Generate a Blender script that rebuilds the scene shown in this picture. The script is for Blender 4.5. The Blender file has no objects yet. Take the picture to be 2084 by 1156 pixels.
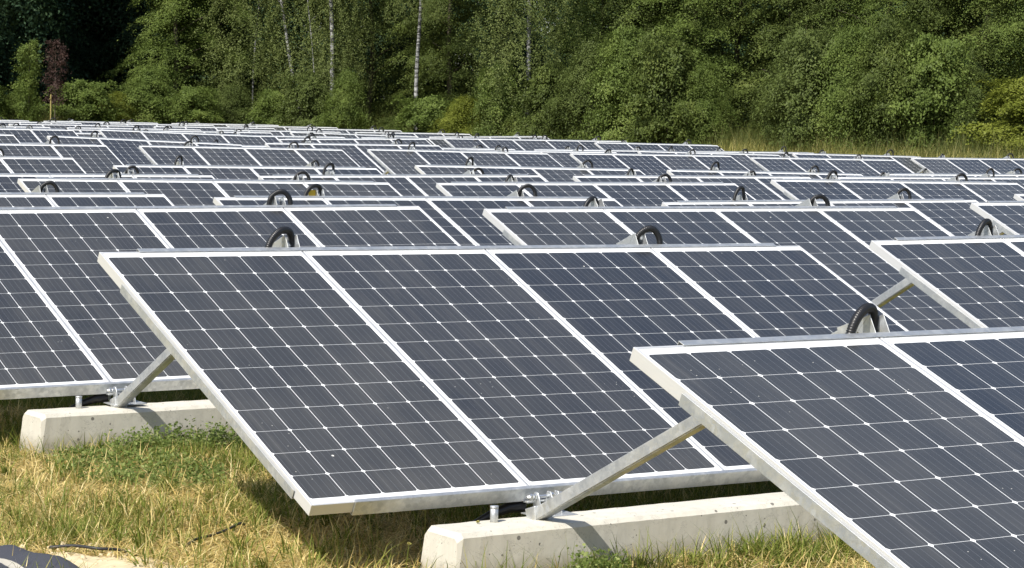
import bpy, bmesh, math, random
import numpy as np
from mathutils import Vector, Matrix

rng = np.random.default_rng(7)
random.seed(7)
SC = bpy.context.scene
COL = SC.collection

# ------------------------------------------------------------------ camera
F_PX, W_PX, H_PX = 4918.3086, 2084.0, 1156.0
CAM = np.array([-4.51868, -7.60939, 1.46493])
YAW, PIT, ROL = -0.618456, -0.071142, 0.0231923
FWD = np.array([-math.sin(YAW) * math.cos(PIT), math.cos(YAW) * math.cos(PIT), math.sin(PIT)])
_rt = np.array([math.cos(YAW), math.sin(YAW), 0.0])
_up = np.cross(_rt, FWD)
RGT = _rt * math.cos(ROL) + _up * math.sin(ROL)
UPV = _up * math.cos(ROL) - _rt * math.sin(ROL)
cam_data = bpy.data.cameras.new('camera')
cam = bpy.data.objects.new('camera', cam_data)
COL.objects.link(cam)
cam_data.sensor_width = 36.0
cam_data.lens = F_PX / W_PX * 36.0
cam_data.clip_start = 0.1
cam_data.clip_end = 3000.0
M = Matrix.Identity(4)
for k in range(3):
    M[k][0], M[k][1], M[k][2], M[k][3] = RGT[k], UPV[k], -FWD[k], CAM[k]
cam.matrix_world = M
SC.camera = cam


def deeper(px):
    return float(np.interp(px, [0, 300, 567, 816, 956, 1113], [5, 7, 8.5, 3.2, 1.2, 0]))


def at(px, d):
    """Ground position seen at photo column px, at depth d metres."""
    p = CAM + FWD * d + RGT * ((px - 1042.0) / F_PX * d)
    return float(p[0]), float(p[1])


def project(P):
    d = P - CAM
    w = d @ FWD
    return 1042 + F_PX * (d @ RGT) / w, 578 - F_PX * (d @ UPV) / w, w


# ------------------------------------------------------------------ helpers
def tag(o, label=None, cat=None, group=None, kind=None):
    if label: o['label'] = label
    if cat: o['category'] = cat
    if group: o['group'] = group
    if kind: o['kind'] = kind
    return o


def link(name, me, parent=None, mats=()):
    o = bpy.data.objects.new(name, me)
    COL.objects.link(o)
    if parent is not None: o.parent = parent
    for m in mats:
        if me is not None and m.name not in [x.name for x in me.materials if x]: me.materials.append(m)
    return o


def empty(name, loc, rot=(0, 0, 0)):
    o = bpy.data.objects.new(name, None)
    o.empty_display_size = 0.3
    o.location = loc
    o.rotation_euler = rot
    COL.objects.link(o)
    return o


class MB:
    """Collects boxes, bars, plates and tubes into one mesh."""
    def __init__(s): s.v = []; s.f = []; s.sm = []

    def add(s, vs, fs, smooth=False):
        b = len(s.v)
        s.v += [tuple(map(float, q)) for q in vs]
        s.f += [tuple(b + i for i in f) for f in fs]
        s.sm += [smooth] * len(fs)

    def hexa(s, p):  # 8 points: bottom 4, top 4, counter clockwise
        s.add(p, [(3, 2, 1, 0), (4, 5, 6, 7), (0, 1, 5, 4), (1, 2, 6, 5), (2, 3, 7, 6), (3, 0, 4, 7)])

    def box(s, x0, x1, y0, y1, z0, z1, T=None):
        p = [(x0, y0, z0), (x1, y0, z0), (x1, y1, z0), (x0, y1, z0), (x0, y0, z1), (x1, y0, z1), (x1, y1, z1), (x0, y1, z1)]
        if T: p = [T(q) for q in p]
        s.hexa(p)

    def plate(s, poly, x0, x1):  # polygon in the y-z plane, extruded along x
        n = len(poly)
        vs = [(x0, y, z) for y, z in poly] + [(x1, y, z) for y, z in poly]
        fs = [tuple(range(n)), tuple(range(2 * n - 1, n - 1, -1))]
        fs += [(i, i + n, (i + 1) % n + n, (i + 1) % n) for i in range(n)]
        s.add(vs, fs)

    def tube(s, pts, rad, n=10, cap=True, smooth=True):
        pts = [Vector(p) for p in pts]
        rad = rad if hasattr(rad, '__len__') else [rad] * len(pts)
        vs = []; fs = []
        ref = Vector((0, 0, 1))
        for i, p in enumerate(pts):
            t = (pts[min(i + 1, len(pts) - 1)] - pts[max(i - 1, 0)]).normalized()
            if i == 0:
                ref = Vector((1, 0, 0)) if abs(t.x) < .8 else Vector((0, 0, 1))
            u = (ref - t * ref.dot(t)).normalized(); ref = u
            w = t.cross(u)
            for k in range(n):
                a = 2 * math.pi * k / n
                vs.append(p + (u * math.cos(a) + w * math.sin(a)) * rad[i])
        for i in range(len(pts) - 1):
            for k in range(n):
                fs.append((i * n + k, i * n + (k + 1) % n, (i + 1) * n + (k + 1) % n, (i + 1) * n + k))
        s.add(vs, fs, smooth)
        if cap:
            m = len(pts) - 1
            s.add(vs[:n], [tuple(range(n - 1, -1, -1))])
            s.add(vs[m * n:], [tuple(range(n))])

    def mesh(s, name, bevel=0.0, seg=1):
        me = bpy.data.meshes.new(name)
        me.from_pydata(s.v, [], s.f)
        me.polygons.foreach_set('use_smooth', s.sm)
        bm = bmesh.new(); bm.from_mesh(me)
        bmesh.ops.remove_doubles(bm, verts=bm.verts, dist=1e-5)
        bmesh.ops.recalc_face_normals(bm, faces=bm.faces)
        if bevel:
            es = [e for e in bm.edges if len(e.link_faces) == 2 and e.calc_face_angle(0) > 0.6]
            bmesh.ops.bevel(bm, geom=es, offset=bevel, segments=seg, affect='EDGES', clamp_overlap=True)
        bm.to_mesh(me); bm.free()
        me.update()
        return me


def fast_mesh(name, V, Q):
    """Mesh of quads from numpy arrays."""
    me = bpy.data.meshes.new(name)
    V = np.asarray(V, dtype=np.float32); Q = np.asarray(Q, dtype=np.int32)
    me.vertices.add(len(V)); me.vertices.foreach_set('co', V.ravel())
    me.loops.add(Q.size); me.loops.foreach_set('vertex_index', Q.ravel())
    me.polygons.add(len(Q))
    me.polygons.foreach_set('loop_start', np.arange(0, Q.size, 4, dtype=np.int32))
    me.update(calc_edges=True)
    return me


# ------------------------------------------------------------------ materials
class N:
    """Small helper for building node trees."""
    def __init__(s, name):
        s.m = bpy.data.materials.new(name); s.m.use_nodes = True
        s.t = s.m.node_tree; s.t.nodes.clear()
        s.out = s.t.nodes.new('ShaderNodeOutputMaterial')

    def n(s, typ, **kw):
        nd = s.t.nodes.new(typ)
        for k, v in kw.items(): setattr(nd, k, v)
        return nd

    def set(s, sock, val):
        if isinstance(val, bpy.types.NodeSocket): s.t.links.new(val, sock)
        elif isinstance(val, (tuple, list)) and len(val) == 3 and sock.type == 'RGBA': sock.default_value = (*val, 1)
        else: sock.default_value = val

    def math(s, op, a, b=None, c=None, clamp=False):
        nd = s.n('ShaderNodeMath', operation=op); nd.use_clamp = clamp
        s.set(nd.inputs[0], a)
        if b is not None: s.set(nd.inputs[1], b)
        if c is not None: s.set(nd.inputs[2], c)
        return nd.outputs[0]

    def mix(s, fac, a, b, blend='MIX'):
        nd = s.n('ShaderNodeMix', data_type='RGBA', blend_type=blend)
        s.set(nd.inputs['Factor'], fac)
        s.set(nd.inputs[6], a); s.set(nd.inputs[7], b)
        return nd.outputs[2]

    def noise(s, vec, scale, detail=4, rough=.55, out=0):
        nd = s.n('ShaderNodeTexNoise')
        if vec is not None: s.set(nd.inputs['Vector'], vec)
        nd.inputs['Scale'].default_value = scale; nd.inputs['Detail'].default_value = detail
        nd.inputs['Roughness'].default_value = rough
        return nd.outputs[out]

    def voro(s, vec, scale, feature='F1', out='Distance'):
        nd = s.n('ShaderNodeTexVoronoi', feature=feature)
        if vec is not None: s.set(nd.inputs['Vector'], vec)
        nd.inputs['Scale'].default_value = scale
        return nd.outputs[out]

    def ramp(s, fac, stops):
        nd = s.n('ShaderNodeValToRGB')
        el = nd.color_ramp.elements
        while len(el) < len(stops): el.new(0.5)
        for e, (p, c) in zip(el, stops): e.position = p; e.color = (*c, 1) if len(c) == 3 else c
        s.set(nd.inputs[0], fac)
        return nd.outputs[0]

    def obj(s): return s.n('ShaderNodeTexCoord').outputs['Object']
    def island(s): return s.n('ShaderNodeNewGeometry').outputs['Random Per Island']
    def objrand(s): return s.n('ShaderNodeObjectInfo').outputs['Random']
    def sep(s, v):
        nd = s.n('ShaderNodeSeparateXYZ'); s.set(nd.inputs[0], v); return nd.outputs

    def bump(s, h, strength=.3, dist=.01):
        nd = s.n('ShaderNodeBump'); nd.inputs['Strength'].default_value = strength
        nd.inputs['Distance'].default_value = dist; s.set(nd.inputs['Height'], h); return nd.outputs[0]

    def bsdf(s, color, rough=.5, metal=0., normal=None, **kw):
        b = s.n('ShaderNodeBsdfPrincipled')
        s.set(b.inputs['Base Color'], color); s.set(b.inputs['Roughness'], rough); s.set(b.inputs['Metallic'], metal)
        if normal is not None: s.set(b.inputs['Normal'], normal)
        for k, v in kw.items(): s.set(b.inputs[k.replace('_', ' ')], v)
        s.t.links.new(b.outputs[0], s.out.inputs[0])
        return b

    def leaf(s, color, trans=.35, rough=.5, spec=.25, normal=None):
        b = s.n('ShaderNodeBsdfPrincipled')
        s.set(b.inputs['Base Color'], color); b.inputs['Roughness'].default_value = rough
        b.inputs['Specular IOR Level'].default_value = spec
        t = s.n('ShaderNodeBsdfTranslucent'); s.set(t.inputs[0], color)
        x = s.n('ShaderNodeMixShader'); x.inputs[0].default_value = trans
        s.t.links.new(b.outputs[0], x.inputs[1]); s.t.links.new(t.outputs[0], x.inputs[2])
        s.t.links.new(x.outputs[0], s.out.inputs[0])


CELL, PW, PL = 0.159, 0.992, 2.000


def mat_cells():
    k = N('solar_cells')
    o = k.obj(); x, y, z = k.sep(o)
    gx = k.math('DIVIDE', k.math('SUBTRACT', x, PW / 2 - 3 * CELL), CELL)
    gy = k.math('DIVIDE', k.math('SUBTRACT', y, PL / 2 - 6 * CELL), CELL)
    fx = k.math('SUBTRACT', k.math('FRACT', gx), .5); fy = k.math('SUBTRACT', k.math('FRACT', gy), .5)
    ax = k.math('ABSOLUTE', fx); ay = k.math('ABSOLUTE', fy)
    inx = k.math('LESS_THAN', ax, .5 - .0014 / CELL)
    iny = k.math('LESS_THAN', ay, .5 - .00075 / CELL)
    cut = k.math('LESS_THAN', k.math('ADD', ax, ay), 1 - .0110 / CELL)
    inside = k.math('MULTIPLY', k.math('MULTIPLY', inx, iny), cut)
    lim = k.math('MULTIPLY', k.math('LESS_THAN', k.math('ABSOLUTE', k.math('SUBTRACT', gx, 3.)), 3.),
                 k.math('LESS_THAN', k.math('ABSOLUTE', k.math('SUBTRACT', gy, 6.)), 6.))
    inside = k.math('MULTIPLY', inside, lim)
    # five busbars per cell, running up the slope
    bb = k.math('ABSOLUTE', k.math('SUBTRACT', k.math('FRACT', k.math('MULTIPLY', k.math('FRACT', gx), 5.)), .5))
    bus = k.math('LESS_THAN', bb, .5 * .0015 / (CELL / 5))
    # a slightly different tone in every cell and every panel
    cid = k.n('ShaderNodeCombineXYZ')
    k.set(cid.inputs[0], k.math('FLOOR', gx)); k.set(cid.inputs[1], k.math('FLOOR', gy)); k.set(cid.inputs[2], k.math('MULTIPLY', k.objrand(), 57.))
    wn = k.n('ShaderNodeTexWhiteNoise', noise_dimensions='3D'); k.set(wn.inputs[0], cid.outputs[0])
    tone = k.math('ADD', k.math('MULTIPLY', wn.outputs[0], .25), k.math('MULTIPLY', k.objrand(), .75))
    cell = k.mix(tone, (.0145, .0182, .0265), (.0240, .0268, .0315))
    cell = k.mix(bus, cell, (.085, .092, .105))
    col = k.mix(inside, (.80, .81, .80), cell)
    off = k.n('ShaderNodeVectorMath', operation='ADD'); k.set(off.inputs[0], o)
    cmb = k.n('ShaderNodeCombineXYZ'); k.set(cmb.inputs[2], k.math('MULTIPLY', k.objrand(), 91.)); k.set(off.inputs[1], cmb.outputs[0])
    v = off.outputs[0]
    dust = k.math('MULTIPLY', k.noise(v, 2.3, 6, .62), k.math('ADD', .065, k.math('MULTIPLY', k.objrand(), .055)))
    sm = k.n('ShaderNodeMapping'); sm.inputs['Scale'].default_value = (9, .6, 1); k.set(sm.inputs[0], v)
    strk = k.math('MULTIPLY', k.ramp(k.noise(sm.outputs[0], 1.6, 5, .7), [(.48, (0, 0, 0)), (.75, (1, 1, 1))]), .05)
    dust = k.math('ADD', dust, strk)
    dust = k.math('ADD', dust, k.math('MULTIPLY', k.math('POWER', k.math('SUBTRACT', 1., k.math('DIVIDE', y, PL), None, True), 6.), .035))
    col = k.mix(dust, col, (.46, .43, .36))
    # droppings, pollen and grit: small pale specks, a few larger
    d1 = k.math('LESS_THAN', k.voro(v, 26.), .055)
    gate = k.math('GREATER_THAN', k.noise(v, 3.5, 2), .60)
    d2 = k.math('LESS_THAN', k.voro(v, 3.1), .017)
    speck = k.math('MAXIMUM', k.math('MULTIPLY', k.math('MULTIPLY', d1, gate), .6), k.math('MULTIPLY', d2, .9))
    col = k.mix(speck, col, (.8, .78, .70))
    rough = k.math('ADD', .12, k.math('MULTIPLY', k.noise(v, 5., 3), .12))
    k.bsdf(col, rough, 0., IOR=1.5)
    return k.m


def mat_alu():
    k = N('anodised_aluminium')
    o = k.obj()
    st = k.n('ShaderNodeMapping'); st.inputs['Scale'].default_value = (8, 1, 60); k.set(st.inputs[0], o)
    k.bsdf(k.mix(k.noise(st.outputs[0], 9, 3), (.64, .64, .635), (.74, .74, .735)), .40, .42)
    return k.m


def mat_galv():
    k = N('galvanised_steel')
    o = k.obj()
    sp = k.voro(o, 55., out='Color')
    g = k.sep(sp)[0]
    n = k.noise(o, 9., 6, .7)
    base = k.mix(k.math('MULTIPLY', g, .55), (.57, .59, .60), (.37, .39, .41))
    base = k.mix(k.ramp(n, [(.46, (0, 0, 0)), (.60, (1, 1, 1))]), base, (.64, .65, .64))
    blot = k.ramp(k.noise(o, 21., 4, .6), [(.40, (1, 1, 1)), (.52, (0, 0, 0))])
    base = k.mix(k.math('MULTIPLY', blot, .2), base, (.27, .285, .30))
    stain = k.ramp(k.noise(o, 5., 7, .75), [(.60, (0, 0, 0)), (.70, (1, 1, 1))])
    base = k.mix(k.math('MULTIPLY', stain, .45), base, (.50, .45, .34))
    k.bsdf(base, k.math('ADD', .36, k.math('MULTIPLY', g, .22)), .72, k.bump(n, .08, .002))
    return k.m


def mat_concrete():
    k = N('precast_concrete')
    o = k.obj()
    n1 = k.noise(o, 2.2, 8, .62); n2 = k.noise(o, 26., 6, .7)
    mp = k.n('ShaderNodeMapping'); mp.inputs['Scale'].default_value = (9, 9, .8); k.set(mp.inputs[0], o)
    drip = k.noise(mp.outputs[0], 2.5, 5, .65)
    c = k.ramp(n1, [(.3, (.49, .468, .395)), (.55, (.57, .545, .465)), (.75, (.63, .605, .525))])
    c = k.mix(k.math('MULTIPLY', n2, .35), c, (.58, .55, .49))
    c = k.mix(k.math('MULTIPLY', k.ramp(drip, [(.45, (0, 0, 0)), (.68, (1, 1, 1))]), .20), c, (.30, .28, .23))
    pit = k.math('MULTIPLY', k.math('LESS_THAN', k.voro(o, 15.), .13), k.math('GREATER_THAN', k.noise(o, 6., 2), .50))
    pit = k.math('MAXIMUM', pit, k.math('MULTIPLY', k.math('LESS_THAN', k.voro(o, 45.), .14), k.math('GREATER_THAN', k.noise(o, 13., 2), .56)))
    c = k.mix(k.math('MULTIPLY', pit, .8), c, (.10, .095, .085))
    zz = k.sep(o)[2]
    spl = k.math('SUBTRACT', k.math('ADD', .085, k.math('MULTIPLY', k.noise(o, 12., 5, .7), .09)), zz)
    spl = k.math('MULTIPLY', k.math('MULTIPLY', spl, 14., None, True), .55)
    c = k.mix(spl, c, (.22, .185, .12))
    wv = k.math('ABSOLUTE', k.math('SUBTRACT', k.noise(o, 4.5, 6, .7), .5))
    c = k.mix(k.math('MULTIPLY', k.math('LESS_THAN', wv, .004), .35), c, (.2, .19, .17))
    h = k.math('SUBTRACT', k.math('ADD', n1, k.math('MULTIPLY', n2, .5)), pit)
    k.bsdf(c, .9, 0., k.bump(h, .5, .006), Specular_IOR_Level=.2)
    return k.m


def mat_simple(name, col, rough=.5, metal=0., var=.25, scale=12., spec=.5):
    k = N(name)
    c2 = tuple(max(0, c * (1 - var)) for c in col)
    n = k.noise(k.obj(), scale, 5, .6)
    k.bsdf(k.mix(n, c2, tuple(min(1, c * (1 + var)) for c in col)), rough, metal, k.bump(n, .2, .003), Specular_IOR_Level=spec)
    return k.m


def mat_leaf(name, a, b, c, trans=.38, spec=.12):
    """Foliage: tone varies leaf by leaf, clump by clump and tree by tree."""
    k = N(name)
    r = k.island()
    cl = k.noise(k.obj(), 1.1, 3, .5)  # clump tone also paints lit and shaded clumps into the leaf colour
    f = k.math('ADD', k.math('MULTIPLY', r, .30), k.math('MULTIPLY', k.math('SUBTRACT', cl, .5), 1.7), None)
    f = k.math('ADD', f, .27, None, True)
    k.leaf(k.ramp(f, [(0., a), (.5, b), (1., c)]), trans, .5, spec)
    return k.m


def mat_blade(name, stops, trans=.3):
    k = N(name)
    k.leaf(k.ramp(k.island(), stops), trans, .55, .2)
    return k.m


def mat_ground():
    k = N('meadow_soil')
    o = k.obj()
    n1 = k.noise(o, 1.3, 6, .6); n2 = k.noise(o, 34., 8, .78)
    mp = k.n('ShaderNodeMapping'); mp.inputs['Scale'].default_value = (3, 14, 3); mp.inputs['Rotation'].default_value = (0, 0, .7); k.set(mp.inputs[0], o)
    n3 = k.noise(mp.outputs[0], 9., 5, .7)
    dry = k.ramp(n2, [(.34, (.14, .105, .04)), (.5, (.42, .32, .125)), (.66, (.66, .52, .23))])
    dry = k.mix(k.math('MULTIPLY', n3, .5), dry, (.44, .34, .15))
    grn = k.ramp(n2, [(.3, (.05, .06, .016)), (.5, (.15, .155, .045)), (.7, (.30, .26, .09))])
    c = k.mix(k.ramp(n1, [(.42, (0, 0, 0)), (.60, (1, 1, 1))]), dry, grn)
    k.bsdf(c, .95, 0., k.bump(n2, .8, .03), Specular_IOR_Level=.1)
    return k.m


def mat_bark_birch():
    k = N('birch_bark')
    o = k.obj()
    mp = k.n('ShaderNodeMapping'); mp.inputs['Scale'].default_value = (1.6, 1.6, 7); k.set(mp.inputs[0], o)
    n = k.noise(mp.outputs[0], 2.6, 5, .65)
    c = k.ramp(n, [(.42, (.03, .03, .026)), (.53, (.24, .24, .23)), (.72, (.47, .47, .46))])
    k.bsdf(c, .8, 0., k.bump(n, .4, .01))
    return k.m


M_CELL = mat_cells(); M_ALU = mat_alu(); M_GALV = mat_galv(); M_CONC = mat_concrete()
M_BACK = mat_simple('white_backsheet', (.78, .78, .77), .5, 0, .05)
M_HOSE = mat_simple('black_corrugated_plastic', (.013, .013, .014), .38, 0, .3, 40)
M_CABLE = mat_simple('black_cable', (.02, .02, .022), .5, 0, .3, 30)
M_BOLT = mat_simple('zinc_bolt', (.72, .74, .76), .3, .85, .15, 60)
M_BARK = mat_simple('grey_brown_bark', (.085, .07, .05), .9, 0, .5, 9)
M_BIRCH = mat_bark_birch()
M_YTAG = mat_simple('yellow_plastic', (.75, .50, .04), .5, 0, .1, 20)
M_STAKE = mat_simple('yellow_stake', (.21, .165, .05), .8, 0, .3, 20)
M_GROUND = mat_ground()
M_SAND = mat_simple('pale_sand', (.60, .50, .32), .95, 0, .35, 14, .1)
L_MID = mat_leaf('leaf_mid_green', (0.0712, 0.1038, 0.0240), (0.1405, 0.1925, 0.0444), (0.2438, 0.2962, 0.0816))
L_DEEP = mat_leaf('leaf_deep_green', (0.0495, 0.0677, 0.0184), (0.1092, 0.1452, 0.0357), (0.2019, 0.2347, 0.0643))
L_BIRCH = mat_leaf('leaf_birch_green', (0.0948, 0.1234, 0.0356), (0.1597, 0.1973, 0.0614), (0.2483, 0.2844, 0.1010), .4)
L_YEL = mat_leaf('leaf_yellow_green', (0.1012, 0.1242, 0.0168), (0.1822, 0.2106, 0.0336), (0.2732, 0.2970, 0.0600), .4)
L_DARK = mat_leaf('leaf_shaded_forest', (0.0180, 0.0384, 0.0198), (0.0405, 0.0768, 0.0378), (0.0900, 0.1408, 0.0630), .25)  # dark foliage, with the wood's deep shade put into the colour
L_RED = mat_leaf('leaf_dark_red', (0.0368, 0.0255, 0.0220), (0.0840, 0.0510, 0.0440), (0.1470, 0.0975, 0.0770), .3)
L_OLIVE = mat_leaf('leaf_olive_brown', (0.0660, 0.0876, 0.0240), (0.1158, 0.1514, 0.0420), (0.1818, 0.2249, 0.0732))
G_STRAW = mat_blade('straw_blades', [(0., (.34, .25, .08)), (.35, (.62, .48, .18)), (.7, (.80, .64, .27)), (1., (.92, .80, .44))], .4)
G_GREEN = mat_blade('green_blades', [(0., (.080, .115, .015)), (.5, (.175, .220, .035)), (.85, (.28, .30, .065)), (1., (.48, .41, .15))], .4)
G_TALL = mat_blade('tall_dry_blades', [(0., (.18, .21, .045)), (.3, (.36, .35, .10)), (.7, (.56, .50, .18)), (1., (.70, .61, .28))], .38)
G_TALLG = mat_blade('tall_green_blades', [(0., (.04, .06, .012)), (.5, (.10, .125, .03)), (1., (.22, .21, .07))], .35)
G_WEED = mat_blade('weed_leaves', [(0., (.11, .16, .035)), (.6, (.20, .27, .070)), (1., (.40, .45, .16))], .5)

# ------------------------------------------------------------------ where the tables stand
# row, place, x of the centre, y and z of the lower edge, cross slope, turn, tilt, (brace foot y, z)
TILT = 0.420
TAB = [
    (-1, 0, 1.911, -3.838, .031, -.0034, .0001, .3833), (0, 0, 2.001, 0, 0, -.006, -.0036, .4249), (0, 1, 6.479, -.041, -.004, .0032, .0101, .4379),
    (1, 0, 1.989, 3.665, .034, .0045, -.0167, .4182), (1, 1, 6.549, 3.67, -.005, -.0033, .0219, .4303), (1, 2, 11.10, 3.67, .045, 0, 0, TILT)]
for r, j, x, y, z, s in [(2, 0, 2.18, 7.51, -0.043, -0.0), (2, 1, 6.61, 7.51, -0.076, -0.004), (2, 2, 11.16, 7.51, -0.114, 0.003), (2, 3, 15.71, 7.51, -0.049, 0.0), (3, 1, 6.57, 11.18, -0.066, -0.007), (3, 2, 11.16, 11.18, -0.082, 0.001), (3, 3, 15.69, 11.18, -0.052, -0.008), (4, 1, 6.63, 15.0, -0.141, -0.0), (4, 2, 11.24, 15.0, -0.134, 0.005), (4, 3, 15.76, 15.0, -0.129, 0.0), (4, 4, 20.26, 15.0, -0.129, 0), (5, 1, 6.76, 18.96, -0.054, -0.0), (5, 2, 11.32, 18.96, -0.154, -0.004), (5, 3, 15.95, 18.96, -0.138, -0.011), (5, 4, 20.48, 18.96, -0.185, -0.012), (5, 5, 25.03, 18.96, -0.204, 0.0), (6, 2, 11.36, 27.5, -0.056, -0.0), (6, 3, 15.96, 27.5, -0.069, -0.007), (6, 4, 20.49, 27.5, -0.089, -0.01), (6, 5, 25.03, 27.5, -0.111, -0.004), (6, 6, 29.56, 27.5, -0.155, -0.005), (6, 7, 34.05, 27.5, -0.12, 0.0), (7, 2, 11.33, 31.2, 0.043, 0.0), (7, 3, 15.95, 31.2, -0.025, -0.03), (7, 4, 20.49, 31.2, -0.049, 0.0), (7, 5, 25.01, 31.2, -0.145, -0.0), (7, 6, 29.59, 31.2, -0.138, -0.012), (7, 7, 34.01, 31.2, -0.148, -0.011), (8, 3, 16.03, 34.95, -0.177, 0), (8, 4, 20.53, 34.95, -0.177, 0), (8, 5, 25.03, 34.95, -0.177, -0.0), (8, 6, 29.58, 34.95, -0.178, 0.0), (8, 7, 34.08, 34.95, -0.178, 0), (9, 3, 16.02, 38.75, 0.05, 0.0), (9, 4, 20.61, 38.75, 0.022, -0.022), (9, 5, 25.13, 38.75, -0.056, 0.014), (9, 6, 29.65, 38.75, -0.013, -0.002), (9, 7, 34.18, 38.75, -0.072, -0.008), (10, 3, 16.16, 42.5, -0.071, 0), (10, 4, 20.66, 42.5, -0.071, 0), (10, 5, 25.16, 42.5, -0.071, -0.0), (10, 6, 29.66, 42.5, -0.071, 0.0), (10, 7, 34.11, 42.5, -0.07, -0.0), (11, 4, 20.71, 46.3, -0.034, 0), (11, 5, 25.21, 46.3, -0.034, -0.0), (11, 6, 29.78, 46.3, -0.043, -0.018), (11, 7, 34.22, 46.3, -0.05, 0.015), (12, 4, 20.65, 50.1, -0.03, 0.0), (12, 5, 25.15, 50.1, -0.03, 0.0), (12, 6, 29.65, 50.1, -0.03, 0.0), (12, 7, 34.15, 50.1, -0.03, 0.0), (13, 5, 25.15, 53.9, 0, 0.0), (13, 6, 29.65, 53.9, 0, 0.0), (13, 7, 34.15, 53.9, 0, 0.0), (14, 5, 25.15, 57.7, 0.02, 0.0), (14, 6, 29.65, 57.7, 0.02, 0.0), (14, 7, 34.15, 57.7, 0.02, 0.0), (15, 5, 25.15, 61.5, 0.03, 0.0), (15, 6, 29.65, 61.5, 0.03, 0.0), (15, 7, 34.15, 61.5, 0.03, 0.0)]:
    TAB.append((r, j, x, y, z, s, 0.0, TILT))

TC = np.array([(t[2], t[3] + .9, t[4]) for t in TAB])
GBASE = -0.315


def ground_z(x, y):
    x = np.asarray(x, float); y = np.asarray(y, float)
    sh = x.shape; x = x.ravel(); y = y.ravel()
    num = np.zeros_like(x); den = np.full_like(x, 1e-6)
    for cx, cy, cz in TC:
        w = np.exp(-((x - cx) ** 2 + (y - cy) ** 2) / (2 * 2.6 ** 2))
        num += w * cz; den += w
    z = GBASE + num / den
    e = np.maximum((x - 37.5), (y - 64.3))
    t = np.clip(e / 4.5, 0, 1)
    z = z + .85 * t * t * (3 - 2 * t)
    z += .012 * np.sin(x * 3.1 + y * 1.7) * np.cos(y * 2.3 - x)
    return z.reshape(sh)


def gz(x, y): return float(ground_z(np.array([x]), np.array([y]))[0])


# ------------------------------------------------------------------ ground
def build_ground():
    xs = np.concatenate([np.array([-900, -400, -150, -60, -25, -12]), np.arange(-8, 60, .5), np.array([64, 70, 80, 110, 200, 450, 900])])
    ys = np.concatenate([np.array([-900, -400, -150, -60, -25, -14]), np.arange(-10, 90, .5), np.array([95, 105, 130, 200, 450, 900])])
    X, Y = np.meshgrid(xs, ys, indexing='ij')
    Z = ground_z(X, Y)
    V = np.stack([X, Y, Z], -1).reshape(-1, 3)
    nx, ny = X.shape
    i, j = np.meshgrid(np.arange(nx - 1), np.arange(ny - 1), indexing='ij')
    a = (i * ny + j).ravel()
    Q = np.stack([a, a + ny, a + ny + 1, a + 1], -1)
    me = fast_mesh('ground', V, Q)
    me.polygons.foreach_set('use_smooth', [True] * len(Q))
    o = link('ground', me, mats=[M_GROUND]); o['kind'] = 'structure'


build_ground()

# ------------------------------------------------------------------ solar table
GAP = 1.0004
FT = 0.046  # frame depth


def panel_mesh():
    b = MB()
    b.add([(0.009, .009, -.003), (PW - .009, .009, -.003), (PW - .009, PL - .009, -.003), (.009, PL - .009, -.003)], [(0, 1, 2, 3)])
    me = bpy.data.meshes.new('solar_panel'); me.from_pydata(b.v, [], b.f); me.materials.append(M_CELL)
    return me


def back_mesh():
    b = MB(); b.box(.010, PW - .010, .010, PL - .010, -.009, -.005)
    me = b.mesh('backsheet'); me.materials.append(M_BACK); return me


def frame_mesh():
    b = MB(); w = .0105
    for x0, x1 in ((0, w), (PW - w, PW)): b.box(x0, x1, 0, PL, -FT, 0)
    for y0, y1 in ((0, w), (PL - w, PL)): b.box(w, PW - w, y0, y1, -FT, -.0006)
    # a shallow groove and the return lip at the foot of the profile
    for x0, x1 in ((w, .028), (PW - .028, PW - w)): b.box(x0, x1, w, PL - w, -FT, -FT + .002)
    me = b.mesh('frame', .0012); me.materials.append(M_ALU); return me


ME_PANEL, ME_BACK, ME_FRAME = panel_mesh(), back_mesh(), frame_mesh()


def rail_meshes():
    R = {}
    b = MB()  # U channel gripping the lower edge: lip on the frame, web in front, lower flange
    x0, x1 = -1.81, 1.83
    b.box(x0, x1, -.0035, .0135, .0008, .0034); b.box(x0, x1, -.0065, -.0035, -.056, .0034); b.box(x0, x1, -.0035, .03, -.056, -.053)
    R['low'] = b.mesh('lower_rail', .0008)
    b = MB()
    b.box(x0, x1, PL - .009, PL + .020, .0012, .0042); b.box(x0, x1, PL + .017, PL + .020, -.058, .0012); b.box(x0, x1, PL - .02, PL + .017, -.058, -.055)
    R['top'] = b.mesh('top_rail', .0008)
    b = MB(); b.box(-2.0040, -2.0012, .125, 1.735, -.052, -.0125); b.box(-2.0012, -1.965, .125, 1.735, -.052, -.049)
    R['left'] = b.mesh('side_rail', .0008)
    b = MB(); b.box(2.0012, 2.0040, .125, 1.735, -.052, -.0125); b.box(1.965, 2.0012, .125, 1.735, -.052, -.049)
    R['right'] = b.mesh('side_rail', .0008)
    b = MB()  # rafter under the joint between two panels
    b.box(-.022, .022, .02, 1.93, -.062 - .05, -.062); R['rafter'] = b.mesh('rafter', .003)
    b = MB(); b.box(-.0035, .0035, .01, PL - .01, -.03, -.0028); R['strip'] = b.mesh('joint_strip', .0005)
    for k in R: R[k].materials.append(M_GALV)
    return R


RAILS = rail_meshes()


def slope(t):
    c, s = math.cos(t), math.sin(t)
    return lambda p: (p[0], p[1] * c - p[2] * s, p[1] * s + p[2] * c)


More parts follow.
